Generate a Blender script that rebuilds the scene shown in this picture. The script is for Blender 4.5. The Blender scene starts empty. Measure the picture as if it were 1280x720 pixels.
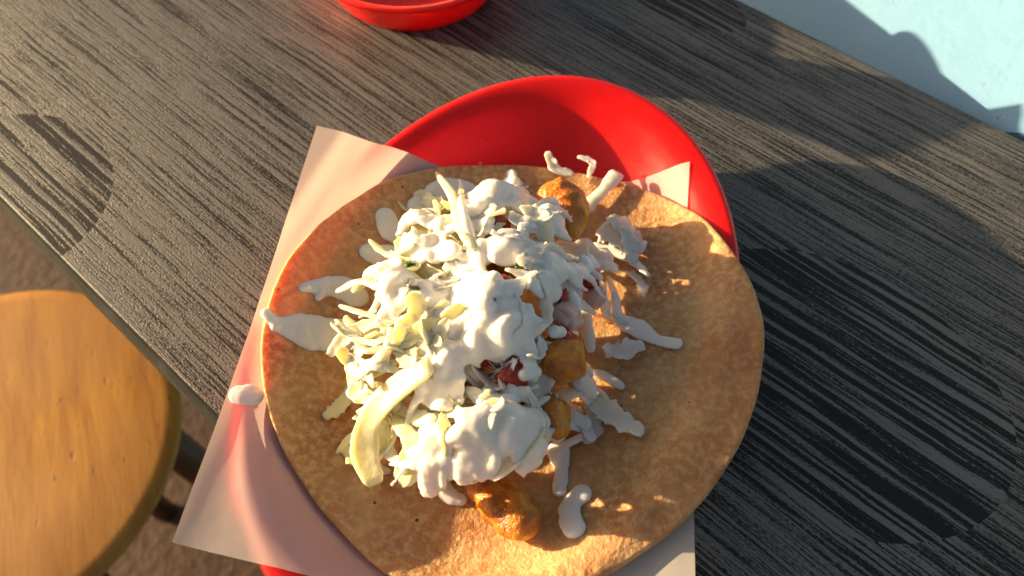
import bpy, bmesh, math, random
from mathutils import Vector, noise, Matrix
R = math.radians
sc = bpy.context.scene
COL = sc.collection
random.seed(7)

# ---------------------------------------------------------------- camera
TOP = 75.0                       # table top height above the floor, cm
CAMH = 23.5                      # camera above the table top, cm
PITCH = R(57)
FPX = 967.0
cam_d = bpy.data.cameras.new('camera')
cam = bpy.data.objects.new('camera', cam_d); COL.objects.link(cam)
cam.location = (0, 0, (TOP + CAMH) * .01)
cam.rotation_euler = (math.pi / 2 - PITCH, 0, 0)
cam_d.sensor_width = 36
cam_d.lens = 36 * FPX / 1280
cam_d.clip_start = .01; cam_d.clip_end = 100
cam_d.dof.use_dof = True
cam_d.dof.focus_distance = .235
cam_d.dof.aperture_fstop = 13
sc.camera = cam

# ---------------------------------------------------------------- sky, sun, exposure
SUN_AZ, SUN_EL = R(-15), R(10.0)   # direction the light travels, and sun height
trav = Vector((math.cos(SUN_AZ) * math.cos(SUN_EL), math.sin(SUN_AZ) * math.cos(SUN_EL), -math.sin(SUN_EL)))
w = bpy.data.worlds.new('World'); sc.world = w; w.use_nodes = True
nt = w.node_tree
sky = nt.nodes.new('ShaderNodeTexSky'); sky.sky_type = 'NISHITA'; sky.sun_disc = False
sky.sun_elevation = SUN_EL; sky.air_density = .7; sky.dust_density = 2.5; sky.ozone_density = .6
sky.sun_rotation = math.atan2(-trav.x, -trav.y)
tint = nt.nodes.new('ShaderNodeMix'); tint.data_type = 'RGBA'; tint.blend_type = 'MULTIPLY'
tint.inputs[0].default_value = 1; tint.inputs[7].default_value = (1, .86, .70, 1)     # hazy, warm evening air
nt.links.new(sky.outputs[0], tint.inputs[6]); nt.links.new(tint.outputs[2], nt.nodes['Background'].inputs[0])
nt.nodes['Background'].inputs[1].default_value = .08
sd = bpy.data.lights.new('sun', 'SUN'); sd.energy = 5.0; sd.angle = R(.6); sd.color = (1.0, .72, .40)
sun = bpy.data.objects.new('sun', sd); COL.objects.link(sun)
sun.rotation_euler = trav.to_track_quat('-Z', 'Y').to_euler()
sun.location = (-1, .2, 1.6)
sc.view_settings.view_transform = 'Standard'
sc.view_settings.look = 'None'
sc.view_settings.exposure = 1.4
sc.view_settings.gamma = 1
sc.view_settings.use_curve_mapping = False
sc.render.engine = 'CYCLES'

# ---------------------------------------------------------------- rays and height fields (cm, z from table top)
FW = Vector((0, math.cos(PITCH), -math.sin(PITCH))); UP = Vector((0, math.sin(PITCH), math.cos(PITCH)))
def ray(u, v):
    return FW + Vector((1, 0, 0)) * ((u - 640) / FPX) + UP * ((360 - v) / FPX)
def at(u, v, z=0.0):
    d = ray(u, v); return Vector((0, 0, CAMH)) + d * ((CAMH - z) / -d.z)
def on(u, v, f, lift=0.0):
    d = ray(u, v); lo = 8.0; p0 = Vector((0, 0, CAMH))
    t = lo
    while t < 60:
        p = p0 + d * t
        if p.z < f(p.x, p.y) + lift: break
        t += .1
    a, b = t - .1, t
    for _ in range(12):
        m = (a + b) / 2; p = p0 + d * m
        if p.z < f(p.x, p.y) + lift: b = m
        else: a = m
    return p0 + d * b
def sstep(a, b, x):
    t = max(0, min(1, (x - a) / (b - a))); return t * t * (3 - 2 * t)
def smax(a, b, k=.25):
    h = max(k - abs(a - b), 0) / k
    return max(a, b) + h * h * k * .25

BC = (-.26, 13.44); BT = R(21); BA, BB = 7.44, 11.1      # the basket: centre, tilt, half width, half length
def bloc(x, y):
    dx, dy = x - BC[0], y - BC[1]
    return dx * math.cos(BT) - dy * math.sin(BT), dx * math.sin(BT) + dy * math.cos(BT)
PROF = [(0, .35), (.60, .35), (.68, .39), (.74, .60), (.84, 1.45), (.89, 1.85), (.93, 2.02), (.97, 2.10), (1.0, 2.05)]
def prof(e):
    for (a, za), (b, zb) in zip(PROF, PROF[1:]):
        if e <= b: return za + (zb - za) * (e - a) / (b - a)
    return 2.05
def basket_z(x, y):
    w_, l_ = bloc(x, y); return prof(math.hypot(w_ / BA, l_ / BB))
def n3(x, y, z=0, s=1): return noise.noise(Vector((x * s, y * s, z)))
def ushape(x, y):
    w_, l_ = bloc(x, y); aw = abs(w_)
    q = (aw / 7.2) ** 2 if aw < 7.2 else 1 + (aw - 7.2) * .16
    return .68 + 1.65 * q + .35 * (l_ / 8) ** 2 + (.55 * min(1.1, aw / 7.2) ** 3 if w_ < 0 else 0)
def T(x, y):      # upper face of the tortilla
    return smax(ushape(x, y), basket_z(x, y) + .34, .7) + .10 * n3(x, y, 3, .35) + .035 * n3(x, y, 8, 1.1)
def PAP(x, y):    # the paper liner
    w_, l_ = bloc(x, y)
    z = smax(ushape(x, y) - .42, basket_z(x, y) + .10, .6)
    if w_ < -7: z += .05 * (-7 - w_)
    return z + .03 * n3(x, y, 5, .5)
BUMPS = [(618, 250, 3.3, 2.1), (548, 295, 2.7, 2.1), (500, 370, 2.5, 2.1), (630, 325, 3.5, 2.3), (680, 290, 2.9, 2.0),
         (560, 430, 2.9, 2.3), (645, 395, 3.1, 2.2), (610, 530, 2.9, 2.0), (475, 450, 2.0, 1.7), (725, 360, 1.3, 1.5),
         (560, 555, 2.5, 1.6), (640, 555, 2.6, 1.4), (665, 465, 2.0, 1.7), (520, 490, 1.8, 1.7)]
BW = []
for u, v, h, r in BUMPS:
    p = on(u, v, T, h); BW.append((p.x, p.y, h, r))
def M(x, y):      # top of the heap of filling
    z = 0
    for bx, by, h, r in BW:
        z += (h * math.exp(-((x - bx) ** 2 + (y - by) ** 2) / (r * r))) ** 2.6
    z = max(0, z ** (1 / 2.6) - .15)
    return T(x, y) + z * (1 + .16 * n3(x, y, 2, .8)) + min(z, 1) * .22 * n3(x, y, 9, 1.3)
def heap(x, y): return M(x, y) - T(x, y)

# ---------------------------------------------------------------- mesh helpers
def mk(name, verts, faces, mat, parent=None, smooth=True, base=True):
    vs = [Vector(v) for v in verts]
    lo = Vector([min(v[i] for v in vs) for i in range(3)]); hi = Vector([max(v[i] for v in vs) for i in range(3)])
    o0 = Vector(((lo.x + hi.x) / 2, (lo.y + hi.y) / 2, lo.z)) if base else Vector((0, 0, -TOP))
    me = bpy.data.meshes.new(name)
    me.from_pydata([(v - o0) * .01 for v in vs], [], faces)
    me.update()
    bm = bmesh.new(); bm.from_mesh(me); bmesh.ops.recalc_face_normals(bm, faces=bm.faces); bm.to_mesh(me); bm.free()
    if smooth: me.polygons.foreach_set('use_smooth', [True] * len(me.polygons))
    if mat: me.materials.append(mat)
    o = bpy.data.objects.new(name, me); COL.objects.link(o)
    wl = Vector((o0.x, o0.y, o0.z + TOP)) * .01
    if parent:
        o.parent = parent; o.location = wl - parent.location
    else: o.location = wl
    return o
def tag(o, label=None, cat=None, group=None, kind=None):
    if label: o['label'] = label
    if cat: o['category'] = cat
    if group: o['group'] = group
    if kind: o['kind'] = kind
    return o
def empty(name, x, y, z, label, cat, group=None):
    o = bpy.data.objects.new(name, None); COL.objects.link(o)
    o.location = (x * .01, y * .01, (z + TOP) * .01); o.empty_display_size = .02
    return tag(o, label, cat, group)

# ---------------------------------------------------------------- materials
class Mat:
    def __init__(s, name):
        s.m = bpy.data.materials.new(name); s.m.use_nodes = True; s.t = s.m.node_tree
        s.b = s.t.nodes['Principled BSDF']; s.out = s.t.nodes['Material Output']
    def n(s, typ, **kw):
        x = s.t.nodes.new(typ)
        for k, v in kw.items():
            if k.startswith('i_'):
                key = k[2:].replace('_', ' ')
                x.inputs[key].default_value = v
            else: setattr(x, k, v)
        return x
    def l(s, a, b): s.t.links.new(a, b)
    def coord(s, out='Object', scale=(1, 1, 1), rot=(0, 0, 0), loc=(0, 0, 0)):
        c = s.n('ShaderNodeTexCoord'); m = s.n('ShaderNodeMapping')
        m.inputs['Scale'].default_value = scale; m.inputs['Rotation'].default_value = rot; m.inputs['Location'].default_value = loc
        src = c.outputs[out]
        if rot != (0, 0, 0):                       # turn first, then stretch
            m.inputs['Rotation'].default_value = (0, 0, 0)
            r = s.n('ShaderNodeMapping'); r.inputs['Rotation'].default_value = rot
            s.l(src, r.inputs[0]); src = r.outputs[0]
        s.l(src, m.inputs[0]); return m.outputs[0]
    def noise(s, vec, scale, detail=4, rough=.55, dist=0):
        x = s.n('ShaderNodeTexNoise'); x.inputs['Scale'].default_value = scale; x.inputs['Detail'].default_value = detail
        x.inputs['Roughness'].default_value = rough; x.inputs['Distortion'].default_value = dist
        if vec is not None: s.l(vec, x.inputs['Vector'])
        return x.outputs['Fac']
    def ramp(s, fac, stops):
        x = s.n('ShaderNodeValToRGB'); e = x.color_ramp.elements
        while len(e) < len(stops): e.new(.5)
        for q, (p, c) in zip(e, stops):
            q.position = p; q.color = (c, c, c, 1) if isinstance(c, (int, float)) else (*c, 1)
        s.l(fac, x.inputs[0]); return x.outputs[0]
    def mix(s, fac, a, b, mode='MIX'):
        x = s.n('ShaderNodeMix', data_type='RGBA', blend_type=mode)
        for i, v in ((0, fac), (6, a), (7, b)):
            if hasattr(v, 'links'): s.l(v, x.inputs[i])
            else: x.inputs[i].default_value = (*v, 1) if isinstance(v, tuple) else v
        return x.outputs[2]
    def math(s, op, a, b=None, c=None):
        x = s.n('ShaderNodeMath', operation=op)
        for i, v in enumerate((a, b, c)):
            if v is None: continue
            if hasattr(v, 'links'): s.l(v, x.inputs[i])
            else: x.inputs[i].default_value = v
        return x.outputs[0]
    def set(s, **kw):
        for k, v in kw.items():
            key = k.replace('_', ' ')
            i = s.b.inputs[key]
            if hasattr(v, 'links'): s.l(v, i)
            else: i.default_value = (*v, 1) if isinstance(v, tuple) and len(v) == 3 and i.type == 'RGBA' else v
        return s
    def bump(s, h, dist, strength=1.0, prev=None):
        x = s.n('ShaderNodeBump'); x.inputs['Distance'].default_value = dist; x.inputs['Strength'].default_value = strength
        s.l(h, x.inputs['Height'])
        if prev is not None: s.l(prev, x.inputs['Normal'])
        return x.outputs[0]
    def sss(s, wgt, rad, scale=.01):
        s.b.subsurface_method = 'RANDOM_WALK'
        s.b.inputs['Subsurface Weight'].default_value = wgt
        s.b.inputs['Subsurface Radius'].default_value = rad
        s.b.inputs['Subsurface Scale'].default_value = scale
        return s

# tabletop laminate: local x runs along the grain, metres
GA = R(-41.5)                                   # grain direction on the table
GX = Vector((math.cos(GA), math.sin(GA))); GN = Vector((-math.sin(GA), math.cos(GA)))
TC = (GX * 12 + GN * 16.1)                      # middle of the table top, cm
def tloc(p): q = Vector((p[0], p[1])) - TC; return q.dot(GX) * .01, q.dot(GN) * .01
mt = Mat('grey_streaked_laminate')
v0 = mt.coord()
wob = mt.noise(mt.coord(scale=(18, 18, 1)), 1, 2)
sep = mt.n('ShaderNodeSeparateXYZ'); mt.l(v0, sep.inputs[0])
yy = mt.math('ADD', sep.outputs[1], mt.math('MULTIPLY', mt.math('SUBTRACT', wob, .5), .0035))
cmb = mt.n('ShaderNodeCombineXYZ'); mt.l(sep.outputs[0], cmb.inputs[0]); mt.l(yy, cmb.inputs[1])
def tmap(scale):
    m = mt.n('ShaderNodeMapping'); m.inputs['Scale'].default_value = scale; mt.l(cmb.outputs[0], m.inputs[0]); return m.outputs[0]
s1 = mt.noise(tmap((10, 950, 1)), 1, 3, .6)
s2 = mt.noise(tmap((70, 2100, 1)), 1, 3, .65)
s3 = mt.noise(tmap((700, 2600, 1)), 1, 2, .6)
s4 = mt.noise(tmap((9, 90, 1)), 1, 2, .5)
st = mt.math('ADD', mt.math('ADD', mt.math('MULTIPLY', s1, .55), mt.math('MULTIPLY', s2, .28)),
             mt.math('ADD', mt.math('MULTIPLY', s3, .32), mt.math('MULTIPLY', s4, .12)))
# dark figure patches printed in the laminate
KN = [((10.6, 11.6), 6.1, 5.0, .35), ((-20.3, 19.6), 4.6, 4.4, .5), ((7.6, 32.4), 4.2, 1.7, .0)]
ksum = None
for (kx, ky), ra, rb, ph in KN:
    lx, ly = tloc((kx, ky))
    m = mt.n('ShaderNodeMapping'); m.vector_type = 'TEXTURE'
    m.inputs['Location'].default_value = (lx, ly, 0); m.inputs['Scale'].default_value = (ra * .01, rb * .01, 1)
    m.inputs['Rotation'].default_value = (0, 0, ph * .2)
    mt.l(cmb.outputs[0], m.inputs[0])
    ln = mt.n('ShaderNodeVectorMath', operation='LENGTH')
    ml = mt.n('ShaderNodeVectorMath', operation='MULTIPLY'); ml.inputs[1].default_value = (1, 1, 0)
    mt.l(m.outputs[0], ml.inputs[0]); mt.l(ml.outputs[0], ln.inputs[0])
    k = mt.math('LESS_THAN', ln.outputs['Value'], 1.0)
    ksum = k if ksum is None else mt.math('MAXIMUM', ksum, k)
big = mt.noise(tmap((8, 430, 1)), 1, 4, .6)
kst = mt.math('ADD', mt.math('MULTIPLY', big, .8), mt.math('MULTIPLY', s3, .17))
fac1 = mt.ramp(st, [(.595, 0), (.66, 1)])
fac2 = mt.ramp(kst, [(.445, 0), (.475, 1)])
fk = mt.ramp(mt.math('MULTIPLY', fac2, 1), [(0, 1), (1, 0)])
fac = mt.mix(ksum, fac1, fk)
wear = mt.noise(mt.coord(scale=(1, 1, 1)), 18, 5, .6)
grey = mt.mix(wear, (.14, .14, .136), (.22, .218, .21))
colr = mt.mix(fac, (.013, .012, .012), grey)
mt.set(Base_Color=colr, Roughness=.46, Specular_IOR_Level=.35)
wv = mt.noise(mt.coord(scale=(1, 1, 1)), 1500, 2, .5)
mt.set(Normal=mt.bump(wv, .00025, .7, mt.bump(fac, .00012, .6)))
M_TABLE = mt.m

mt = Mat('worn_table_edge')
q = mt.noise(mt.coord(), 60, 5)
mt.set(Base_Color=mt.ramp(q, [(.3, (.010, .012, .012)), (.55, (.018, .021, .021)), (.8, (.05, .055, .052))]), Roughness=.85, Specular_IOR_Level=.15)
M_EDGE = mt.m

mt = Mat('red_plastic')
sp = mt.noise(mt.coord(), 420, 2, .5)
vo = mt.n('ShaderNodeTexVoronoi'); vo.inputs['Scale'].default_value = 110; mt.l(mt.coord(), vo.inputs['Vector'])
vr = mt.n('ShaderNodeSeparateColor'); mt.l(vo.outputs['Color'], vr.inputs[0])
spk = mt.math('MULTIPLY', mt.math('LESS_THAN', vo.outputs['Distance'], .075), mt.math('GREATER_THAN', vr.outputs[0], .84))
mt.set(Base_Color=mt.mix(mt.math('MULTIPLY', spk, .8), (.78, .006, .004), (.8, .6, .5)), Roughness=mt.ramp(mt.noise(mt.coord(), 90, 5), [(.3, .24), (.7, .38)]), Specular_IOR_Level=.5)
mt.sss(.6, (1.0, .05, .03), .005)
mt.set(Normal=mt.bump(mt.noise(mt.coord(), 160, 3), .0003, .25))
M_RED = mt.m

mt = Mat('waxed_paper')
tr = mt.n('ShaderNodeBsdfTranslucent'); tr.inputs[0].default_value = (.94, .84, .76, 1)
fib = mt.noise(mt.coord(), 260, 5, .6)
mt.set(Base_Color=mt.mix(fib, (.84, .79, .76), (.90, .86, .83)), Roughness=.42, Specular_IOR_Level=.3)
mt.set(Normal=mt.bump(mt.noise(mt.coord(), 45, 3), .0009, .35, mt.bump(fib, .0002, .3)))
mx = mt.n('ShaderNodeMixShader'); mx.inputs[0].default_value = .55
mt.l(mt.b.outputs[0], mx.inputs[1]); mt.l(tr.outputs[0], mx.inputs[2]); mt.l(mx.outputs[0], mt.out.inputs[0])
M_PAPER = mt.m

mt = Mat('corn_tortilla')
v = mt.coord()
a = mt.noise(v, 55, 6, .6); b_ = mt.noise(v, 420, 3, .6); c_ = mt.noise(v, 22, 3, .5, .6)
col = mt.ramp(a, [(.30, (.42, .185, .075)), (.45, (.54, .27, .11)), (.60, (.63, .35, .155)), (.78, (.72, .45, .22))])
col = mt.mix(mt.ramp(b_, [(.44, .0), (.64, .7)]), col, (.78, .52, .28))
col = mt.mix(mt.ramp(c_, [(.56, 0), (.74, .55)]), col, (.48, .22, .085))
vo = mt.n('ShaderNodeTexVoronoi'); vo.inputs['Scale'].default_value = 150; mt.l(v, vo.inputs['Vector'])
vr = mt.n('ShaderNodeSeparateColor'); mt.l(vo.outputs['Color'], vr.inputs[0])
spot = mt.math('MULTIPLY', mt.math('LESS_THAN', vo.outputs['Distance'], .085), mt.math('GREATER_THAN', vr.outputs[0], .70))
col = mt.mix(mt.math('MULTIPLY', spot, .85), col, (.045, .02, .008))
mt.set(Base_Color=col, Roughness=.55, Specular_IOR_Level=.3)
mt.sss(.6, (1.0, .5, .14), .006)
g1 = mt.noise(v, 300, 4, .65); g2 = mt.noise(v, 900, 2, .6)
mt.set(Normal=mt.bump(g2, .0007, .6, mt.bump(g1, .0013, .6, mt.bump(mt.noise(v, 90, 3), .0022, .4))))
M_TORT = mt.m

mt = Mat('cabbage')
oi = mt.n('ShaderNodeObjectInfo')
base = oi.outputs['Color']
v = mt.coord()
vein = mt.noise(mt.coord(scale=(1, 1, 1)), 240, 4, .6)
mt.set(Base_Color=mt.mix(mt.ramp(vein, [(.4, 0), (.7, .5)]), base, (.88, .86, .76)), Roughness=.32, Specular_IOR_Level=.5)
mt.sss(.7, (1.0, .85, .40), .004)
mt.set(Normal=mt.bump(vein, .0010, .5))
M_CAB = mt.m

mt = Mat('white_crema')
v = mt.coord()
mt.set(Base_Color=mt.mix(mt.noise(v, 60, 3), (.86, .84, .79), (.88, .87, .84)), Roughness=.27, Specular_IOR_Level=.5)
mt.sss(.6, (1.0, .85, .65), .0035)
mt.set(Normal=mt.bump(mt.noise(v, 190, 3, .5), .0014, .35))
M_CREMA = mt.m

mt = Mat('golden_batter')
v = mt.coord()
a = mt.noise(v, 110, 5, .6); b_ = mt.noise(v, 520, 3, .6)
col = mt.ramp(a, [(.30, (.26, .06, .006)), (.43, (.56, .18, .014)), (.58, (.74, .34, .035)), (.78, (.80, .47, .09))])
mt.set(Base_Color=col, Roughness=mt.ramp(b_, [(.3, .22), (.7, .5)]), Specular_IOR_Level=.55)
mt.sss(.4, (1.0, .4, .08), .005)
mt.set(Normal=mt.bump(b_, .0012, .7, mt.bump(a, .003, .6)))
M_SHR = mt.m

mt = Mat('red_tomato')
v = mt.coord()
mt.set(Base_Color=mt.ramp(mt.noise(v, 160, 3), [(.35, (.42, .025, .012)), (.7, (.62, .10, .05))]), Roughness=.2)
mt.sss(.5, (1.0, .2, .1), .004)
mt.set(Normal=mt.bump(mt.noise(v, 300, 3), .001, .5))
M_TOM = mt.m
mt = Mat('pink_onion')
mt.set(Base_Color=mt.ramp(mt.noise(mt.coord(), 130, 3), [(.35, (.70, .42, .38)), (.7, (.80, .66, .58))]), Roughness=.22)
mt.sss(.7, (1.0, .6, .5), .004)
M_ONI = mt.m
mt = Mat('green_cilantro')
mt.set(Base_Color=mt.ramp(mt.noise(mt.coord(), 300, 3), [(.3, (.025, .075, .01)), (.7, (.07, .16, .025))]), Roughness=.4)
M_CIL = mt.m

mt = Mat('varnished_wood')
v = mt.coord(rot=(0, 0, R(68)), scale=(1, 9, 1))
a = mt.noise(v, 14, 5, .6, .4); b_ = mt.noise(mt.coord(rot=(0, 0, R(68)), scale=(1, 14, 1)), 60, 3, .6); c_ = mt.noise(mt.coord(), 9, 3)
col = mt.ramp(a, [(.28, (.34, .125, .014)), (.5, (.52, .235, .03)), (.72, (.64, .32, .05))])
col = mt.mix(mt.ramp(c_, [(.35, 0), (.7, .6)]), col, (.40, .17, .028))
pit = mt.ramp(mt.noise(mt.coord(rot=(0, 0, R(68)), scale=(1, 3, 1)), 85, 2, .5), [(.24, 1), (.31, 0)])
col = mt.mix(mt.math('MULTIPLY', pit, .7), col, (.13, .05, .01))
mt.set(Base_Color=col, Roughness=mt.ramp(c_, [(.3, .32), (.7, .5)]))
mt.set(Normal=mt.bump(pit, -.0004, .3, mt.bump(b_, .0005, .3)))
M_WOOD = mt.m
mt = Mat('dark_wood')
a = mt.noise(mt.coord(scale=(1, 1, .15)), 40, 4)
mt.set(Base_Color=mt.ramp(a, [(.3, (.045, .018, .008)), (.7, (.12, .05, .02))]), Roughness=.5)
M_DARK = mt.m
mt = Mat('brown_floor')
a = mt.noise(mt.coord(), 5, 6, .6); b_ = mt.noise(mt.coord(), 60, 4)
mt.set(Base_Color=mt.mix(mt.ramp(b_, [(.4, 0), (.7, .4)]), mt.ramp(a, [(.35, (.03, .012, .006)), (.65, (.085, .038, .018))]), (.11, .06, .035)), Roughness=.7)
mt.set(Normal=mt.bump(b_, .004, .5))
M_FLOOR = mt.m
mt = Mat('pale_blue_paint')
v = mt.coord()
a = mt.noise(v, 14, 6, .6); b_ = mt.noise(v, 130, 4, .6)
col = mt.mix(a, (.13, .31, .53), (.20, .38, .57))
chip = mt.ramp(mt.noise(v, 190, 3, .6), [(.69, 0), (.73, 1)])
col = mt.mix(mt.math('MULTIPLY', chip, .45), col, (.30, .34, .26))
mt.set(Base_Color=col, Roughness=.5, Normal=mt.bump(b_, .0012, .5, mt.bump(chip, -.0008, .5)))
M_BLUE = mt.m

# ---------------------------------------------------------------- the setting
f = mk('floor', [(-400, -400, -TOP), (500, -400, -TOP), (500, 500, -TOP), (-400, 500, -TOP)], [(0, 1, 2, 3)], M_FLOOR)
tag(f, 'dark brown worn floor under the counter and stool', kind='structure')

# counter table
def prism(outline, z0, z1, bev=0):
    n = len(outline); vs = []; fs = []
    cx = sum(p[0] for p in outline) / n; cy = sum(p[1] for p in outline) / n
    rings = [(0, z0)]
    rings.append((0, z1 - bev))
    if bev:
        rings += [(bev * .3, z1 - bev * .3), (bev, z1)]
    for ins, z in rings:
        for x, y in outline:
            d = Vector((x - cx, y - cy)); L = d.length
            vs.append((x - d.x / L * ins, y - d.y / L * ins, z))
    for r in range(len(rings) - 1):
        for i in range(n):
            j = (i + 1) % n
            fs.append((r * n + i, r * n + j, (r + 1) * n + j, (r + 1) * n + i))
    fs.append(tuple(range((len(rings) - 1) * n, len(rings) * n))); fs.append(tuple(reversed(range(n))))
    return vs, fs
def rect_mesh(name, hx, hy, z0, z1, mat, parent, bev):
    # a slab in the table's own axes, its origin at the slab's middle; metres
    me = bpy.data.meshes.new(name); bm = bmesh.new()
    bmesh.ops.create_cube(bm, size=1)
    for v_ in bm.verts: v_.co = Vector((v_.co.x * 2 * hx, v_.co.y * 2 * hy, z0 + (v_.co.z + .5) * (z1 - z0))) * .01
    bmesh.ops.bevel(bm, geom=bm.edges[:], offset=bev * .01, segments=3, affect='EDGES', profile=.5)
    bm.to_mesh(me); bm.free(); me.materials.append(mat)
    o = bpy.data.objects.new(name, me); COL.objects.link(o); o.parent = parent
    return o
table = bpy.data.objects.new('counter_table', None); COL.objects.link(table)
table.location = (TC.x * .01, TC.y * .01, 0); table.rotation_euler = (0, 0, GA)
tag(table, 'narrow counter table with dark grey streaked wood-grain laminate top', 'table')
HX, HY = 75, 15.0
rect_mesh('table_top', HX - .25, HY - .25, TOP - .6, TOP, M_TABLE, table, .06)
rect_mesh('edge_band', HX, HY, TOP - 2.8, TOP - .05, M_EDGE, table, .3).location.z = 0
for sx in (-1, 1):
    o = rect_mesh('leg', 3, 3, 0, TOP - 2.8, M_DARK, table, .3); o.location = (sx * .6, .06, 0)

# low painted wall with a sloping top beyond the counter
SLP, CRS = .585, .45
A0 = Vector((21.4, 23.7)); zA = -.3
def wall_z(p): return zA + SLP * ((p - A0).dot(GX)) + CRS * ((p - A0).dot(GN))
pts = []
n0 = TC.dot(GN) + HY + .5
for al, pn in ((-60, n0), (8, n0), (8, n0 + 40), (-60, n0 + 40)):
    p = GX * (A0.dot(GX) + al) + GN * pn; pts.append((p.x, p.y, wall_z(p)))
vs = [(x, y, -TOP) for x, y, z in pts] + pts
o = mk('low_wall', vs, [(0, 1, 2, 3), (4, 5, 6, 7), (0, 1, 5, 4), (1, 2, 6, 5), (2, 3, 7, 6), (3, 0, 4, 7)], M_BLUE, smooth=False)
tag(o, 'pale blue painted low wall beyond the counter edge', 'wall')

# round stool
SC = at(-22, 562, -29); SR = 13.9
stool = empty('stool', SC.x, SC.y, -TOP, 'round orange varnished wooden stool below the counter', 'stool')
vs, fs = [], []; NS = 72
sprof = [(0, 0), (.55, 0), (.9, 0), (.965, -.12), (.985, -.3), (.985, -.6), (.95, -1.4), (.88, -2.6), (.85, -2.9), (.8, -3.1), (0, -3.1)]
for rr, zz in sprof:
    for i in range(NS):
        t = i / NS * math.tau; vs.append((SC.x + SR * rr * math.cos(t), SC.y + SR * rr * math.sin(t), -29 + zz))
for k in range(len(sprof) - 1):
    for i in range(NS):
        j = (i + 1) % NS; fs.append((k * NS + i, k * NS + j, (k + 1) * NS + j, (k + 1) * NS + i))
mk('seat', vs, fs, M_WOOD, stool)
for k in range(4):
    t = k * math.pi / 2 + .6
    vs, fs = [], []
    for zz, off, r in ((-32, 8.5, 1.7), (-50, 9.8, 1.6), (-TOP, 11.5, 1.3)):
        for i in range(12):
            q = i / 12 * math.tau; vs.append((SC.x + off * math.cos(t) + r * math.cos(q), SC.y + off * math.sin(t) + r * math.sin(q), zz))
    for k2 in range(2):
        for i in range(12): fs.append((k2 * 12 + i, k2 * 12 + (i + 1) % 12, k2 * 12 + 12 + (i + 1) % 12, k2 * 12 + 12 + i))
    fs += [tuple(range(12)), tuple(range(24, 36))]
    mk('leg', vs, fs, M_DARK, stool)

# ---------------------------------------------------------------- red oval baskets
def basket(cx, cy, tilt, label, ra=BA, rb=BB, hs=.755, foot=.72):
    vs, fs = [], []; N = 112
    inner = [(e, z) for e, z in ((.02, .35), (.3, .35), (.55, .35), (.64, .38), (.70, .52), (.74, .75), (.79, 1.3), (.84, 1.9), (.88, 2.36), (.905, 2.56), (.935, 2.70), (.965, 2.78), (.985, 2.79), (1.0, 2.72), (1.006, 2.60), (1.0, 2.48))]
    outer = [(.985, 2.50), (.955, 2.50), (.93, 2.42), (.90, 2.20), (.865, 1.75), (.80, 1.0), (.765, .55), (.74, .25), (.72, .06), (.70, .0), (.66, .0), (.645, .14), (.4, .14), (.02, .14)]
    P_ = inner + outer
    for e, z in P_:
        e = e * foot / .72 if e < .72 else foot + (e - .72) / .28 * (1 - foot)
        for i in range(N):
            t = i / N * math.tau
            w_, l_ = ra * e * math.cos(t), rb * e * math.sin(t)
            vs.append((cx + w_ * math.cos(tilt) + l_ * math.sin(tilt), cy - w_ * math.sin(tilt) + l_ * math.cos(tilt), z * hs if z > .36 else z))
    for k in range(len(P_) - 1):
        for i in range(N):
            j = (i + 1) % N; fs.append((k * N + i, k * N + j, (k + 1) * N + j, (k + 1) * N + i))
    fs.append(tuple(range(N))); L = (len(P_) - 1) * N; fs.append(tuple(range(L, L + N)))
    o = mk('basket', vs, fs, M_RED)
    return tag(o, label, 'basket')
basket(BC[0], BC[1], BT, 'red oval plastic basket holding the open taco and paper liner')
basket(-4.7, 33.2, 0, 'round red plastic bowl beyond the basket holding the open taco', 5.1, 5.1, .78, .76)['category'] = 'bowl'
# unseen paper flap over the bowl rim, added to lengthen the bowl's shadow
vs, fs = [], []; NQ = 30
for j in range(13):
    b = j / 12
    for i in range(NQ + 1):
        a = i / NQ
        p0 = Vector((-6.9 + 4.6 * a, 31.3 + .5 * a - .8 * math.sin(math.pi * a), .95)); p1 = Vector((-7.6 + 7.4 * a, 27.3 + 3.3 * a - .3 * math.sin(math.pi * a), 4.05))
        p = p0.lerp(p1, b); vs.append((p.x, p.y, p.z + .08 * n3(p.x, p.y, 2, .9)))
for j in range(12):
    for i in range(NQ): q = j * (NQ + 1) + i; fs.append((q, q + 1, q + NQ + 2, q + NQ + 1))
tag(mk('paper_liner', vs, fs, M_PAPER), 'unseen white paper flap added in the round red bowl to lengthen its shadow', 'paper')

# ---------------------------------------------------------------- paper liner
c00 = on(396, 157, PAP); c01 = on(215, 678, PAP); c10 = on(862, 202, PAP); c11 = Vector((4.55, 2.6, 0))
NU, NV = 90, 90; vs = []; fs = []
for j in range(NV + 1):
    tv = j / NV
    for i in range(NU + 1):
        tu = i / NU
        x = (c00.x * (1 - tu) + c10.x * tu) * (1 - tv) + (c01.x * (1 - tu) + c11.x * tu) * tv
        y = (c00.y * (1 - tu) + c10.y * tu) * (1 - tv) + (c01.y * (1 - tu) + c11.y * tu) * tv
        vs.append((x, y, PAP(x, y)))
for j in range(NV):
    for i in range(NU):
        q = j * (NU + 1) + i; fs.append((q, q + 1, q + NU + 2, q + NU + 1))
tag(mk('paper_liner', vs, fs, M_PAPER), 'white waxed paper liner sticking out from under the tortilla', 'paper')

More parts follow.
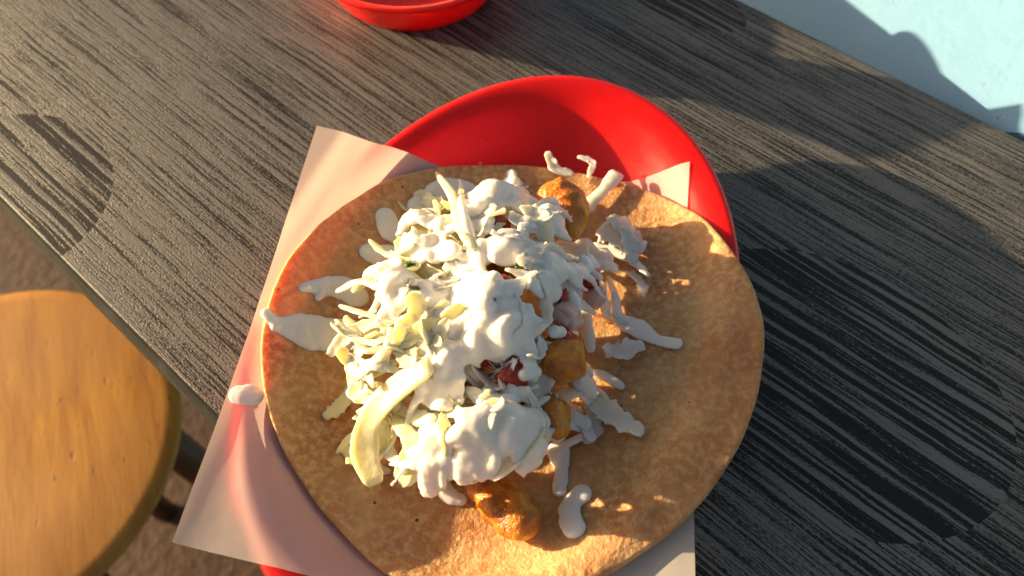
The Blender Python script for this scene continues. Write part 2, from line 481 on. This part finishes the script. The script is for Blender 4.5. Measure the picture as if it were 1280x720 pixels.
# ---------------------------------------------------------------- tortilla
OUT = [(325, 450), (329, 395), (350, 340), (387, 289), (430, 255), (480, 225), (540, 208), (600, 205), (680, 207), (750, 221), (800, 232),
       (860, 258), (910, 305), (940, 350), (955, 400), (953, 460), (940, 520), (910, 582), (865, 640), (812, 685), (760, 718), (690, 745),
       (610, 752), (540, 742), (480, 715), (420, 658), (370, 590), (340, 530)]
OW = [on(u, v, T) for u, v in OUT]
tc = Vector((.35, 11.6))
pol = sorted((math.atan2(p.y - tc.y, p.x - tc.x), math.hypot(p.x - tc.x, p.y - tc.y)) for p in OW)
def rout(t):
    n = len(pol)
    for k in range(n):
        a0, r0 = pol[k]; a1, r1 = pol[(k + 1) % n]
        if k == n - 1: a1 += math.tau
        tt = t if t >= pol[0][0] else t + math.tau
        if a0 <= tt <= a1:
            s = (tt - a0) / (a1 - a0); s = s * s * (3 - 2 * s) * .4 + s * .6
            return r0 + (r1 - r0) * s
    return pol[0][1]
NA, NR = 220, 60; TH = .20
vs, fs = [], []
rad = []
for i in range(NA):
    t = -math.pi + i / NA * math.tau
    rr = sum(rout((t + d * .05 + math.pi) % math.tau - math.pi) for d in (-1, 0, 1)) / 3
    rad.append((t, rr * (1 + .004 * noise.noise(Vector((math.cos(t) * 6, math.sin(t) * 6, 1))))))
def tring(frac, dz):
    for t, rr in rad:
        x = tc.x + rr * frac * math.cos(t); y = tc.y + rr * frac * math.sin(t)
        vs.append((x, y, T(x, y) + dz + (.02 * n3(x, y, 1, 4) if dz == 0 else 0)))
fr = [.004] + [(k / NR) for k in range(1, NR)]
for q in fr: tring(q, 0)
tring(.993, -.015); tring(1.0, -TH * .45); tring(.994, -TH * .9)
for q in reversed([.01, .2, .4, .6, .8, .95]): tring(q, -TH)
nr = len(fr) + 3 + 6
for k in range(nr - 1):
    for i in range(NA):
        j = (i + 1) % NA; fs.append((k * NA + i, k * NA + j, (k + 1) * NA + j, (k + 1) * NA + i))
fs.append(tuple(range(NA))); fs.append(tuple(range((nr - 1) * NA, nr * NA)))
tag(mk('tortilla', vs, fs, M_TORT), 'round golden corn tortilla lying open under the filling', 'tortilla')

# ---------------------------------------------------------------- filling
def catmull(P_, n):
    P_ = [P_[0] * 2 - P_[1]] + P_ + [P_[-1] * 2 - P_[-2]]
    out = []; m = len(P_) - 3
    for i in range(n + 1):
        s = i / n * m; k = min(int(s), m - 1); t = s - k
        a, b, c, d = P_[k:k + 4]
        out.append(.5 * ((2 * b) + (c - a) * t + (2 * a - 5 * b + 4 * c - d) * t * t + (3 * b - a - 3 * c + d) * t ** 3))
    return out
def sweep(path, width, thick, twist0=0, twist1=0, cup=.0, frill=.0, taper=.5, seed=0, n=18, m=12):
    pts = catmull([Vector(p) for p in path], n)
    vs, fs = [], []
    up_ = Vector((0, 0, 1))
    for i, p in enumerate(pts):
        s = i / n
        tg = (pts[min(i + 1, n)] - pts[max(i - 1, 0)]).normalized()
        sd_ = tg.cross(up_)
        if sd_.length < 1e-3: sd_ = Vector((1, 0, 0))
        sd_.normalize(); nm = sd_.cross(tg).normalized()
        tw = twist0 + (twist1 - twist0) * s
        S = sd_ * math.cos(tw) + nm * math.sin(tw); N_ = nm * math.cos(tw) - sd_ * math.sin(tw)
        prf = (1 - taper * (abs(2 * s - 1) ** 3)) * (1 + .28 * noise.noise(Vector((s * 4, seed * 3.7, 0))))
        if i in (0, n): prf *= .72
        for k in range(m):
            a = k / m * math.tau
            cx, cy = math.cos(a), math.sin(a)
            edge = abs(cx) ** 3
            wv = frill * edge * noise.noise(Vector((s * 7 + seed * 5, math.copysign(2, cx) + seed, 3)))
            wj = 1 + (frill * 1.3 * edge * noise.noise(Vector((s * 11 + seed * 2, math.copysign(5, cx), seed))))
            sx = math.copysign(abs(cx) ** .8, cx) * width / 2 * prf * wj
            zz = math.copysign(abs(cy) ** .8, cy) * thick / 2 * (.75 if i in (0, n) else 1) + cup * width * (cx * cx) * prf + wv * width
            vs.append(p + S * sx + N_ * zz)
    for i in range(n):
        for k in range(m):
            j = (k + 1) % m; fs.append((i * m + k, i * m + j, (i + 1) * m + j, (i + 1) * m + k))
    fs.append(tuple(range(m))); fs.append(tuple(range(n * m, n * m + m)))
    return vs, fs

def blob(name, P_, radii, mat, seed=0, lump=.12, flat=.9):
    # a lumpy curved capsule through points
    n, m = 26, 22
    pts = catmull([Vector(p) for p in P_], n); vs, fs = [], []
    L = len(radii) - 1
    for i, p in enumerate(pts):
        s = i / n; q = s * L; k = min(int(q), L - 1); r = radii[k] + (radii[k + 1] - radii[k]) * (q - k)
        r *= max(.03, (1 - abs(2 * s - 1) ** 3.2)) ** .5
        tg = (pts[min(i + 1, n)] - pts[max(i - 1, 0)]).normalized()
        sd_ = tg.cross(Vector((0, 0, 1))).normalized(); nm = sd_.cross(tg)
        for j in range(m):
            a = j / m * math.tau
            d = sd_ * math.cos(a) + nm * math.sin(a) * flat
            c = p + d * r
            h = noise.noise(c * 1.7 + Vector((seed, 0, 0))) * lump * 1.6 + noise.noise(c * 4.3 + Vector((0, seed, 0))) * lump * .8 + abs(noise.noise(c * 8 + Vector((0, 0, seed)))) * lump * .5
            vs.append(c + d * h * r ** .5)
    for i in range(n):
        for j in range(m):
            k = (j + 1) % m; fs.append((i * m + j, i * m + k, (i + 1) * m + k, (i + 1) * m + j))
    fs.append(tuple(range(m))); fs.append(tuple(range(n * m, n * m + m)))
    return mk(name, vs, fs, mat)

SHR = [([(586, 598), (606, 612), (634, 636), (668, 666)], .62, [.36, .56, .68, .64], 'battered golden shrimp poking out below the crema patch'),
       ([(672, 242), (702, 255), (722, 296)], 1.5, [.6, .75, .75, .5], 'battered golden shrimp at the far end of the heap'),
       ([(668, 440), (697, 452), (704, 478)], 1.75, [.6, .8, .8, .6], 'battered shrimp in shade beside the red tomato dice'),
       ([(655, 545), (684, 520), (692, 550)], 1.25, [.5, .7, .7, .5], 'battered shrimp half hidden beside the big crema patch'),
       ([(500, 470), (522, 455), (530, 430)], 1.3, [.5, .7, .7, .5], 'battered shrimp showing between the yellow cabbage strands'),
       ([(560, 400), (590, 380), (620, 385)], 1.6, [.6, .8, .8, .6], None),
       ([(600, 330), (630, 320), (660, 335)], 1.9, [.6, .8, .8, .6], None),
       ([(560, 500), (590, 490), (620, 505)], 1.2, [.6, .8, .8, .6], None)]
for k, (pp, lift, rr, lb) in enumerate(SHR):
    P_ = [on(u, v, T, lift) for u, v in pp]
    o = blob('fried_shrimp', P_, rr, M_SHR, seed=k * 3.1, lump=.16)
    tag(o, lb or 'battered shrimp buried in the middle of the heap', 'shrimp', None if lb else 'buried shrimps')

def dice(u, v, lift, s, mat, name, k, fld=None):
    rnd = random.Random(k * 17 + 3)
    c = on(u, v, fld or M, lift)
    bm = bmesh.new(); bmesh.ops.create_cube(bm, size=1)
    bmesh.ops.bevel(bm, geom=bm.edges[:], offset=.16, segments=2, affect='EDGES')
    rot = Matrix.Rotation(rnd.uniform(0, 6), 3, 'Z') @ Matrix.Rotation(rnd.uniform(-.6, .6), 3, 'X')
    vs = []
    for v_ in bm.verts:
        q = Vector((v_.co.x * s * rnd_s[0], v_.co.y * s * rnd_s[1], v_.co.z * s * rnd_s[2]))
        q += Vector((noise.noise(v_.co * 2 + Vector((k, 0, 0))), noise.noise(v_.co * 2 + Vector((0, k, 0))), noise.noise(v_.co * 2 + Vector((0, 0, k))))) * s * .18
        vs.append(c + rot @ q)
    fs = [tuple(v_.index for v_ in f_.verts) for f_ in bm.faces]
    bm.free()
    return mk(name, vs, fs, mat)
rnd_s = (1, .85, .8)
for k, (u, v, lift, s) in enumerate([(628, 362, -.3, .85), (640, 470, -.1, .95), (702, 425, -.1, .8), (533, 437, -.35, .6), (655, 325, -.5, .8), (622, 282, -.4, .7), (735, 345, -.5, .8), (690, 370, -.5, .8), (600, 440, -.6, .8), (530, 540, -.6, .7)]):
    tag(dice(u, v, lift, s, M_TOM, 'tomato_dice', k + 1), 'small red tomato dice tucked among the cabbage and crema', 'tomato', 'tomato dice in the heap')
for k, (u, v, lift, s) in enumerate([(705, 398, -.1, 1.0), (660, 318, -.3, .8), (605, 390, -.3, .8), (742, 372, -.6, .7), (720, 470, -.2, .6)]):
    tag(dice(u, v, lift, s, M_ONI, 'onion_dice', k + 40), 'pinkish white onion piece tucked among the crema', 'onion', 'onion pieces in the heap')

HP = [(408, 380), (436, 310), (495, 250), (545, 225), (600, 212), (650, 205), (720, 240), (740, 300), (812, 340), (800, 380), (748, 440),
      (742, 560), (690, 560), (655, 588), (590, 602), (530, 618), (470, 605), (425, 575), (395, 520), (412, 470)]
def proj(p):
    q = Vector(p) - Vector((0, 0, CAMH)); f_ = q.dot(FW)
    return 640 + FPX * q.x / f_, 360 - FPX * q.dot(UP) / f_
def inheap(p):
    u, v = proj(p); c = False
    for (a, b), (d, e) in zip(HP, HP[1:] + HP[:1]):
        if (b > v) != (e > v) and u < (d - a) * (v - b) / (e - b) + a: c = not c
    return c
# cabbage
CABL = 'pale cabbage strand in the middle of the heap'
ncab = 0
def shred(path, w_, th, **kw):
    global ncab
    vs, fs = sweep(path, w_, th, seed=ncab * .731 + .2, **kw)
    ncab += 1
    o = mk('cabbage_shred', vs, fs, M_CAB)
    px = Vector(path[1]); rc = random.Random(ncab * 7)
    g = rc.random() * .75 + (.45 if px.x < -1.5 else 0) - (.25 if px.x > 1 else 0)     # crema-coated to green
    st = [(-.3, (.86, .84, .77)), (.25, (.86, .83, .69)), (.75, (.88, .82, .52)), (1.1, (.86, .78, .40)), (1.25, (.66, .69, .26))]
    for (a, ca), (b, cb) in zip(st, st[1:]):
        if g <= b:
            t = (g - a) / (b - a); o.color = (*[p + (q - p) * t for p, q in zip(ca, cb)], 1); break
    return o
HERO = [
    ([(700, 322), (742, 348), (760, 398)], .45, 'T', .45, .12, dict(frill=.3, cup=.15, twist0=.6), None),
    ([(712, 378), (716, 420), (727, 452)], .6, 'T', .30, .14, dict(frill=.1, twist1=.7), None),
    ([(742, 305), (785, 322), (812, 345)], .35, 'T', .34, .12, dict(frill=.3, twist0=-.6, twist1=.5), None),
    ([(700, 500), (722, 520), (742, 552)], .35, 'T', .42, .10, dict(frill=.35, cup=.2, twist0=.8), None),
    ([(690, 470), (722, 476), (758, 496)], .4, 'T', .30, .14, dict(frill=.2), None),
    ([(760, 272), (782, 290), (792, 330)], .4, 'T', .62, .10, dict(frill=.5, cup=.25), None),
    ([(420, 400), (448, 425), (492, 430)], .3, 'M', .30, .10, dict(frill=.2, twist0=.7), None),
    ([(436, 452), (452, 470), (496, 452)], .25, 'M', .34, .10, dict(frill=.3, twist0=-.7), None),
    ([(418, 366), (452, 352), (488, 366)], .2, 'M', .28, .10, dict(frill=.2), None),
    ([(462, 300), (486, 318), (520, 305)], .3, 'M', .30, .10, dict(frill=.2, twist0=.5), None),
    ([(500, 536), (508, 562), (494, 596)], .15, 'M', .28, .09, dict(frill=.2, twist0=.9), None),
    # (pixels, lift over field, field, width, thick, kwargs, label)
    ([(540, 458), (497, 486), (463, 525), (457, 570), (470, 606)], .5, 'M', .85, .22, dict(cup=.12, frill=.08, taper=.2), 'broad curved pale cabbage strip hanging down off the heap onto the tortilla'),
    ([(425, 382), (455, 392), (500, 405)], .35, 'M', .34, .10, dict(twist0=.5, twist1=.9, frill=.1), 'straight green-edged cabbage strip pointing at the crema splash'),
    ([(546, 217), (566, 246), (574, 280), (592, 312)], .45, 'M', .36, .22, dict(taper=.5), 'long white cabbage strand standing up beside the far peak'),
    ([(530, 246), (544, 252), (550, 286)], .35, 'M', .20, .10, dict(taper=.5), 'thin hooked cabbage strand beside the far peak'),
    ([(497, 252), (508, 262), (524, 262)], .05, 'T', .14, .08, dict(taper=.7), 'thin cabbage thread lying on the shaded tortilla'),
    ([(405, 522), (425, 508), (446, 478)], .12, 'T', .50, .10, dict(frill=.4, cup=.1), 'cabbage scrap lying alone on the shaded tortilla near the paper'),
    ([(428, 556), (450, 580), (488, 590)], .12, 'T', .42, .10, dict(frill=.3), 'cabbage scrap lying at the foot of the broad strip'),
    ([(728, 262), (752, 240), (772, 216)], .30, 'T', .50, .22, dict(taper=-.5), 'thick pale cabbage stalk lying at the far right of the shrimp'),
    ([(684, 190), (694, 212), (716, 218)], .30, 'T', .42, .10, dict(frill=.4, cup=.2), 'curled cabbage scrap on the far rim of the tortilla'),
    ([(735, 222), (740, 204), (722, 196)], .30, 'T', .26, .10, dict(frill=.4, cup=.2), 'small hooked cabbage scrap on the far rim of the tortilla'),
    ([(750, 285), (772, 298), (806, 312)], .35, 'T', .95, .12, dict(frill=.45, cup=.15), 'wide frilly cabbage leaf piece beside the sunlit tortilla'),
    ([(722, 345), (732, 395), (739, 440)], .55, 'T', .42, .14, dict(taper=.3), 'straight cabbage strand hanging down the shaded side'),
    ([(738, 492), (765, 522), (802, 545)], .30, 'T', .75, .10, dict(frill=.6, cup=.3, taper=.6, twist0=-.5, twist1=.4), 'long pale leaf piece lying in shade on the tortilla'),
    ([(735, 500), (740, 530), (733, 555)], .15, 'T', .60, .09, dict(frill=.65, cup=.3, twist0=.5), 'small crumpled cabbage leaf in shade beside the crema drip'),
    ([(755, 432), (775, 440), (806, 432)], .25, 'T', .70, .09, dict(frill=.6, cup=.3, twist0=.5, twist1=-.4), 'folded cabbage leaf below the crema string'),
    ([(760, 345), (772, 380), (768, 398), (785, 405)], .25, 'T', .26, .12, dict(), 'thin bent cabbage strand in shade'),
    ([(783, 340), (800, 355), (803, 372)], .10, 'T', .38, .08, dict(frill=.6, cup=.3, twist0=.6), 'cabbage scrap in shade apart from the heap'),
    ([(735, 465), (755, 470), (780, 485)], .15, 'T', .36, .16, dict(), 'short thick cabbage strand in shade'),
    ([(690, 310), (735, 320), (772, 340)], .75, 'T', .9, .10, dict(frill=.6, cup=.25, twist0=-.4, twist1=.5), 'wide pale leaf at the shaded edge of the heap'),
    ([(660, 490), (690, 500), (735, 480)], .9, 'T', .5, .12, dict(frill=.3), None),
    ([(440, 478), (465, 455), (500, 465)], .25, 'M', .42, .10, dict(frill=.3), None),
    ([(432, 395), (445, 420), (462, 440)], .2, 'M', .40, .08, dict(frill=.3, twist1=.8), None),
    ([(455, 440), (500, 432), (535, 415)], .35, 'M', .30, .12, dict(), None),
    ([(445, 470), (480, 440), (490, 410)], .3, 'M', .30, .10, dict(frill=.2), None),
    ([(490, 520), (520, 560), (500, 590)], .1, 'M', .50, .10, dict(frill=.3), None),
    ([(480, 545), (490, 570), (510, 580)], .1, 'M', .36, .10, dict(frill=.2), None),
    ([(440, 365), (470, 345), (500, 350)], .2, 'M', .36, .10, dict(frill=.3), None),
]
FLD = {'M': M, 'T': T}
for pp, lift, fl, wd, th, kw, lb in HERO:
    P_ = [on(u, v, FLD[fl], lift) for u, v in pp]
    o = shred(P_, wd, th, **kw)
    if lb: tag(o, lb, 'cabbage')
    elif P_[1].x < -1.2: tag(o, 'yellowish cabbage strand on the sunlit side of the heap', 'cabbage', 'cabbage strands on the sunlit side')
    else: tag(o, 'whitish cabbage strand on the shaded side of the heap', 'cabbage', 'cabbage strands on the shaded side')
# the rest of the heap
rnd = random.Random(12)
made = 0
while made < 195:
    bx, by, h, r = rnd.choice(BW)
    x = bx + rnd.gauss(0, r * .60); y = by + rnd.gauss(0, r * .60)
    hh = heap(x, y)
    if hh < .35 or (x > 1.2 and y < 9): continue
    deep = rnd.random() ** .55
    L = rnd.uniform(.9, 2.4); a = rnd.uniform(0, math.tau); cv = rnd.uniform(-.9, .9)
    wide = rnd.random() < .62
    wd = rnd.uniform(.38, .75) if wide else rnd.uniform(.22, .36)
    th = rnd.uniform(.05, .08) if wide else rnd.uniform(.08, .16)
    path = []; low = 0
    px, py = x, y
    for k in range(4):
        hz = heap(px, py); low += hz < .25
        lift = rnd.uniform(-.05, .22) + (.25 * rnd.random() if k in (0, 3) and rnd.random() < .5 else 0)
        path.append((px, py, T(px, py) + max(.12, hz * (.45 + .55 * deep) + lift)))
        px += math.cos(a) * L / 3; py += math.sin(a) * L / 3; a += cv / 2
    if low > 1 or not all(inheap(q) for q in path) or (x > .8 and rnd.random() < .72): continue
    o = shred(path, wd, th, twist0=rnd.uniform(-1, 1), twist1=rnd.uniform(-1.2, 1.2), cup=rnd.uniform(0, .25) if wide else .05,
              frill=rnd.uniform(.12, .38) if wide else .08, taper=rnd.uniform(.2, .8), n=14, m=10)
    if x < -1.2: tag(o, 'yellowish cabbage strand on the sunlit side of the heap', 'cabbage', 'cabbage strands on the sunlit side')
    elif x > 1.0: tag(o, 'whitish cabbage strand on the shaded side of the heap', 'cabbage', 'cabbage strands on the shaded side')
    else: tag(o, CABL, 'cabbage', 'cabbage strands in the heap')
    made += 1

# ---------------------------------------------------------------- crema
def crema(name, strokes, fld, label, voxel=.05, flat=.42, lump=.25, seed=1, sink=.0):
    rnd = random.Random(seed); bm = bmesh.new()
    for st in strokes:
        P_ = [on(s[0], s[1], fld, s[3] if len(s) > 3 else .05) for s in st]
        rr = [s[2] for s in st]
        if len(P_) == 1: P_ = [P_[0], P_[0] + Vector((.05, 0, 0))]; rr = [rr[0]] * 2
        Ln = sum((P_[i + 1] - P_[i]).length for i in range(len(P_) - 1))
        n = max(3, int(Ln / max(.05, min(rr) * .35)))
        Q = catmull(P_, n)
        for i, q in enumerate(Q):
            s = i / n * (len(rr) - 1); k = min(int(s), len(rr) - 2); r = rr[k] + (rr[k + 1] - rr[k]) * (s - k)
            r *= 1 + rnd.uniform(-lump, lump)
            j = Vector((rnd.uniform(-1, 1), rnd.uniform(-1, 1), 0)) * r * lump
            c = q + j
            e = .2
            nx = -(fld(c.x + e, c.y) - fld(c.x - e, c.y)) / (2 * e); ny = -(fld(c.x, c.y + e) - fld(c.x, c.y - e)) / (2 * e)
            nv = Vector((nx, ny, 1)).normalized()
            zs = max(.09, r * flat) if r > .2 else max(.06, r * .75)
            mm = Matrix.Translation(c) @ nv.to_track_quat('Z', 'Y').to_matrix().to_4x4() @ Matrix.Diagonal((r, r, zs, 1))
            bmesh.ops.create_icosphere(bm, subdivisions=2, radius=1, matrix=mm)
    vs = [v_.co.copy() for v_ in bm.verts]; fs = [tuple(v_.index for v_ in f_.verts) for f_ in bm.faces]
    bm.free()
    o = mk(name, vs, fs, M_CREMA)
    md = o.modifiers.new('remesh', 'REMESH'); md.mode = 'VOXEL'; md.voxel_size = voxel * .01; md.use_smooth_shade = True
    md = o.modifiers.new('smooth', 'SMOOTH'); md.iterations = 5; md.factor = .5
    tag(o, label, 'sauce')
    return o
BLANKET = [
    # far peak
    [(585, 262, .75, .15), (612, 250, .75, .2), (640, 236, .6, .2)], [(640, 215, .18, .2), (645, 235, .35, .2)],
    [(640, 245, .5), (672, 262, .6), (695, 280, .5), (705, 295, .3)], [(600, 285, .6), (590, 262, .6)],
    [(655, 285, .45), (660, 320, .4), (690, 325, .5), (700, 345, .3)],
    # near left of the peak
    [(505, 285, .4), (530, 280, .5), (555, 285, .5)], [(510, 320, .6), (540, 318, .55), (570, 325, .4)], [(465, 340, .4), (495, 332, .6), (515, 345, .6)],
    [(480, 355, .45), (500, 375, .6), (490, 400, .5)], [(500, 330, .4), (497, 352, .3)],
    [(545, 322, .16), (560, 315, .18), (580, 335, .16), (600, 332, .16)],
    # bridge strings
    [(600, 312, .20, .3), (602, 340, .24, .2), (612, 360, .2, .15), (640, 352, .15, .1)], [(590, 320, .5), (610, 318, .45), (640, 320, .3)],
    [(575, 225, .10, .5), (578, 262, .24, .4), (590, 300, .18, .3)],
    # middle column
    [(545, 370, .6), (570, 370, .7), (600, 370, .6)], [(540, 390, .45), (555, 420, .65), (575, 440, .6)], [(565, 440, .55), (560, 480, .65), (548, 505, .6)],
    [(590, 400, .7), (580, 430, .6)], [(545, 440, .3), (535, 470, .3), (545, 500, .5)], [(525, 375, .16), (545, 420, .18), (560, 455, .16)],
    # right of the middle
    [(610, 408, .5), (640, 398, .65), (665, 410, .5)], [(640, 420, .6), (655, 440, .5), (662, 468, .35)], [(600, 425, .35), (630, 430, .6)],
    [(665, 400, .3), (690, 415, .3), (718, 418, .2)], [(640, 365, .35), (665, 355, .5), (690, 362, .4)], [(690, 340, .4), (715, 345, .45), (735, 335, .3)],
    [(650, 470, .3, .2), (670, 465, .25, .2)], [(712, 365, .3, .2), (722, 385, .22, .2)],
    # the big near patch
    [(545, 560, .5), (575, 545, .85), (610, 540, .9)], [(610, 560, .8), (640, 545, .95), (655, 565, .7)], [(600, 575, .6), (560, 575, .6), (540, 570, .5)],
    [(625, 505, .5), (640, 525, .7), (670, 525, .35)], [(655, 560, .5), (650, 588, .12)], [(540, 575, .4), (532, 595, .3), (539, 622, .09)],
    [(575, 590, .3), (600, 592, .35), (620, 580, .3)], [(600, 500, .4), (625, 490, .45), (655, 495, .35)],
    [(520, 575, .3), (540, 560, .4)], [(530, 540, .2), (545, 550, .3)],
]
ICO = bmesh.new(); bmesh.ops.create_icosphere(ICO, subdivisions=2, radius=1)
ICV = [v_.co.copy() for v_ in ICO.verts]; ICF = [tuple(v_.index for v_ in f_.verts) for f_ in ICO.faces]; ICO.free()
def drape(x, y):
    rg = 1 - abs(n3(x, y, 4, 1.15)) * 2.4
    return M(x, y) + .04 + .26 * rg * sstep(.1, .6, heap(x, y)) + .30 * n3(x, y, 21, .8) * sstep(.3, 1.2, heap(x, y)) + .06 * n3(x, y, 6, 2.6)
def sheet(name, strokes, label, voxel=.045):
    discs = []; vs, fs = [], []
    def ball(c, r, rz):
        k = len(vs)
        vs.extend([(c[0] + q.x * r, c[1] + q.y * r, c[2] + q.z * rz) for q in ICV]); fs.extend([tuple(a + k for a in f_) for f_ in ICF])
    rnd = random.Random(4)
    for st in strokes:
        P_ = [on(q[0], q[1], M, q[3] if len(q) > 3 else .05) for q in st]; rr = [q[2] for q in st]
        n = max(4, int(sum((a - b).length for a, b in zip(P_, P_[1:])) / .12)); Q = catmull(P_, n)
        for i, q in enumerate(Q):
            t = i / n * (len(rr) - 1); k = min(int(t), len(rr) - 2); r = rr[k] + (rr[k + 1] - rr[k]) * (t - k)
            if max(rr) > .3: discs.append((q.x, q.y, r))
            if r < .3: ball((q.x, q.y, max(q.z, M(q.x, q.y) + .08)), r * rnd.uniform(.8, 1.15) * .8, r * .7)
    x0 = min(d[0] - d[2] for d in discs) - .5; x1 = max(d[0] + d[2] for d in discs) + .5
    y0 = min(d[1] - d[2] for d in discs) - .5; y1 = max(d[1] + d[2] for d in discs) + .5
    h = .11; y = y0
    while y < y1:
        x = x0
        while x < x1:
            a = max(1 - math.hypot(x - d[0], y - d[1]) / d[2] for d in discs)
            val = a + .55 * n3(x, y, 15, .85) + .5 * n3(x, y, 11, 1.5) + .48 * n3(x, y, 12, 3.3)
            if a > -.5 and .24 < val < .42 and rnd.random() < .05:
                e = .25; gx = M(x + e, y) - M(x - e, y); gy = M(x, y + e) - M(x, y - e); gl = math.hypot(gx, gy) + 1e-4
                a0 = math.atan2(-gy, -gx) + rnd.uniform(-.7, .7); Lg = rnd.uniform(.35, 1.0); n = 9
                if not inheap((x + math.cos(a0) * Lg, y + math.sin(a0) * Lg, drape(x + math.cos(a0) * Lg, y + math.sin(a0) * Lg))): Lg = .2
                for k in range(n + 1):
                    q = k / n; xx = x + math.cos(a0) * Lg * q; yy = y + math.sin(a0) * Lg * q
                    rr_ = (.15 - .09 * q) * (1.25 if k == n else 1)
                    ball((xx, yy, max(drape(xx, yy), T(xx, yy) + .1)), rr_, rr_ * .8)
            if a > -.5 and val > .30:
                r = .08 + .10 * sstep(.30, .8, val)
                if not inheap((x, y, drape(x, y))): x += h; continue
                z0_ = drape(x, y); zx = drape(x + h, y) - z0_; zy = drape(x, y + h) - z0_
                k = 1 + int(math.hypot(zx, zy) / .10)
                for i in range(k):
                    for j in range(k):
                        xx, yy = x + h * i / k, y + h * j / k
                        ball((xx, yy, z0_ + zx * i / k + zy * j / k), r, r * .9)
            x += h
        y += h
    o = mk(name, vs, fs, M_CREMA)
    md = o.modifiers.new('remesh', 'REMESH'); md.mode = 'VOXEL'; md.voxel_size = voxel * .01; md.use_smooth_shade = True
    md = o.modifiers.new('smooth', 'SMOOTH'); md.iterations = 6; md.factor = .5
    return tag(o, label, 'sauce')
sheet('crema_sauce', BLANKET, 'thick white crema draped over the heap of cabbage and shrimp')
rnd = random.Random(31); made = 0
while made < 36:
    bx, by, h, r = rnd.choice(BW)
    x = bx + rnd.gauss(0, r * .5); y = by + rnd.gauss(0, r * .5)
    if heap(x, y) < .7: continue
    L = rnd.uniform(.9, 2.1); a = rnd.uniform(0, math.tau); cv = rnd.uniform(-1.2, 1.2); px, py = x, y; path = []
    up_ = rnd.choice((0, 3))
    for k in range(4):
        path.append((px, py, max(drape(px, py) + .06, T(px, py) + .15) + (rnd.uniform(.1, .45) if k == up_ else 0)))
        px += math.cos(a) * L / 3; py += math.sin(a) * L / 3; a += cv / 2
    if not all(inheap(q) for q in path): continue
    wd = rnd.uniform(.22, .72)
    o = shred(path, wd, rnd.uniform(.06, .11), twist0=rnd.uniform(-1, 1), twist1=rnd.uniform(-1.3, 1.3), cup=rnd.uniform(.05, .3), frill=rnd.uniform(.15, .45), taper=rnd.uniform(.1, .8), n=16, m=12)
    tag(o, 'ragged cabbage scrap on top of the crema', 'cabbage', 'cabbage scraps on the crema'); made += 1
SPL = [
    ('crema splash trailing to a point near the tortilla left rim', T, [[(332, 392, .18), (348, 404, .22), (375, 410, .5), (410, 418, .6), (440, 420, .55)], [(345, 408, .2), (390, 425, .4)]]),
    ('forked crema splash lying on the shaded tortilla', T, [[(378, 360, .16), (400, 358, .3), (428, 360, .45), (448, 372, .4)], [(398, 372, .14), (410, 355, .3)]]),
    ('oval crema drop on the shaded tortilla beside the heap', T, [[(483, 272, .42), (487, 284, .5), (500, 294, .45)]]),
    ('squarish crema drop tucked against the left of the heap', T, [[(458, 314, .3), (470, 318, .42), (490, 318, .4)]]),
    ('crema drop behind the thin hooked cabbage strand', T, [[(518, 258, .3), (535, 252, .5), (560, 236, .5), (585, 238, .4)]]),
    ('long crema string ending in a blob in shade', T, [[(778, 402, .3, .15), (800, 412, .36, .15), (820, 424, .2, .12), (846, 430, .24, .1)], [(768, 370, .14, .3), (772, 395, .2, .25)]]),
    ('crema drip with round head in shade on the tortilla', T, [[(698, 565, .38, .1), (702, 585, .22), (699, 612, .24)], [(702, 558, .14, .15), (730, 545, .14, .25)]]),
    ('bean shaped crema drop near the sunlit rim of the tortilla', T, [[(726, 618, .34, .1), (714, 630, .32, .1), (712, 650, .38, .1), (718, 660, .36, .1)]]),
    ('crema drop partly under the nearest shrimp', T, [[(553, 600, .22), (560, 618, .28), (576, 625, .2)]]),
    ('thin crema strand beside the shaded shrimp', T, [[(665, 540, .14, .9), (690, 533, .22, .7), (712, 525, .32, .5), (728, 530, .3, .4)]]),
    ('crema drop resting on the paper liner', PAP, [[(300, 494, .32), (307, 494, .36), (316, 494, .34)], [(318, 492, .16), (332, 492, .06)]]),
]
for k, (lb, fld, st) in enumerate(SPL):
    crema('crema_drop', st, fld, lb, voxel=.035, flat=.26 if fld is PAP else .40, lump=.06, seed=k + 5)

# cilantro
for k, (u, v, lift) in enumerate([(722, 435, .25), (506, 437, .3), (650, 332, .2), (635, 360, .15), (512, 330, .35), (700, 340, .2), (662, 350, .2), (595, 260, .1)]):
    c = on(u, v, M, lift); a = k * 1.3
    vs = []; n = 10
    for i in range(n):
        t = i / n * math.tau; r = .17 * (1 + .35 * math.cos(3 * t + k)) 
        vs.append((c.x + r * math.cos(t + a), c.y + r * .6 * math.sin(t + a), c.z + .05 * math.sin(2 * t)))
    vs += [(x, y, z - .03) for x, y, z in vs]
    fs = [tuple(range(n)), tuple(range(n, 2 * n))] + [(i, (i + 1) % n, n + (i + 1) % n, n + i) for i in range(n)]
    tag(mk('cilantro_leaf', vs, fs, M_CIL), 'tiny chopped green cilantro bit on the heap', 'cilantro', 'cilantro bits on the heap')
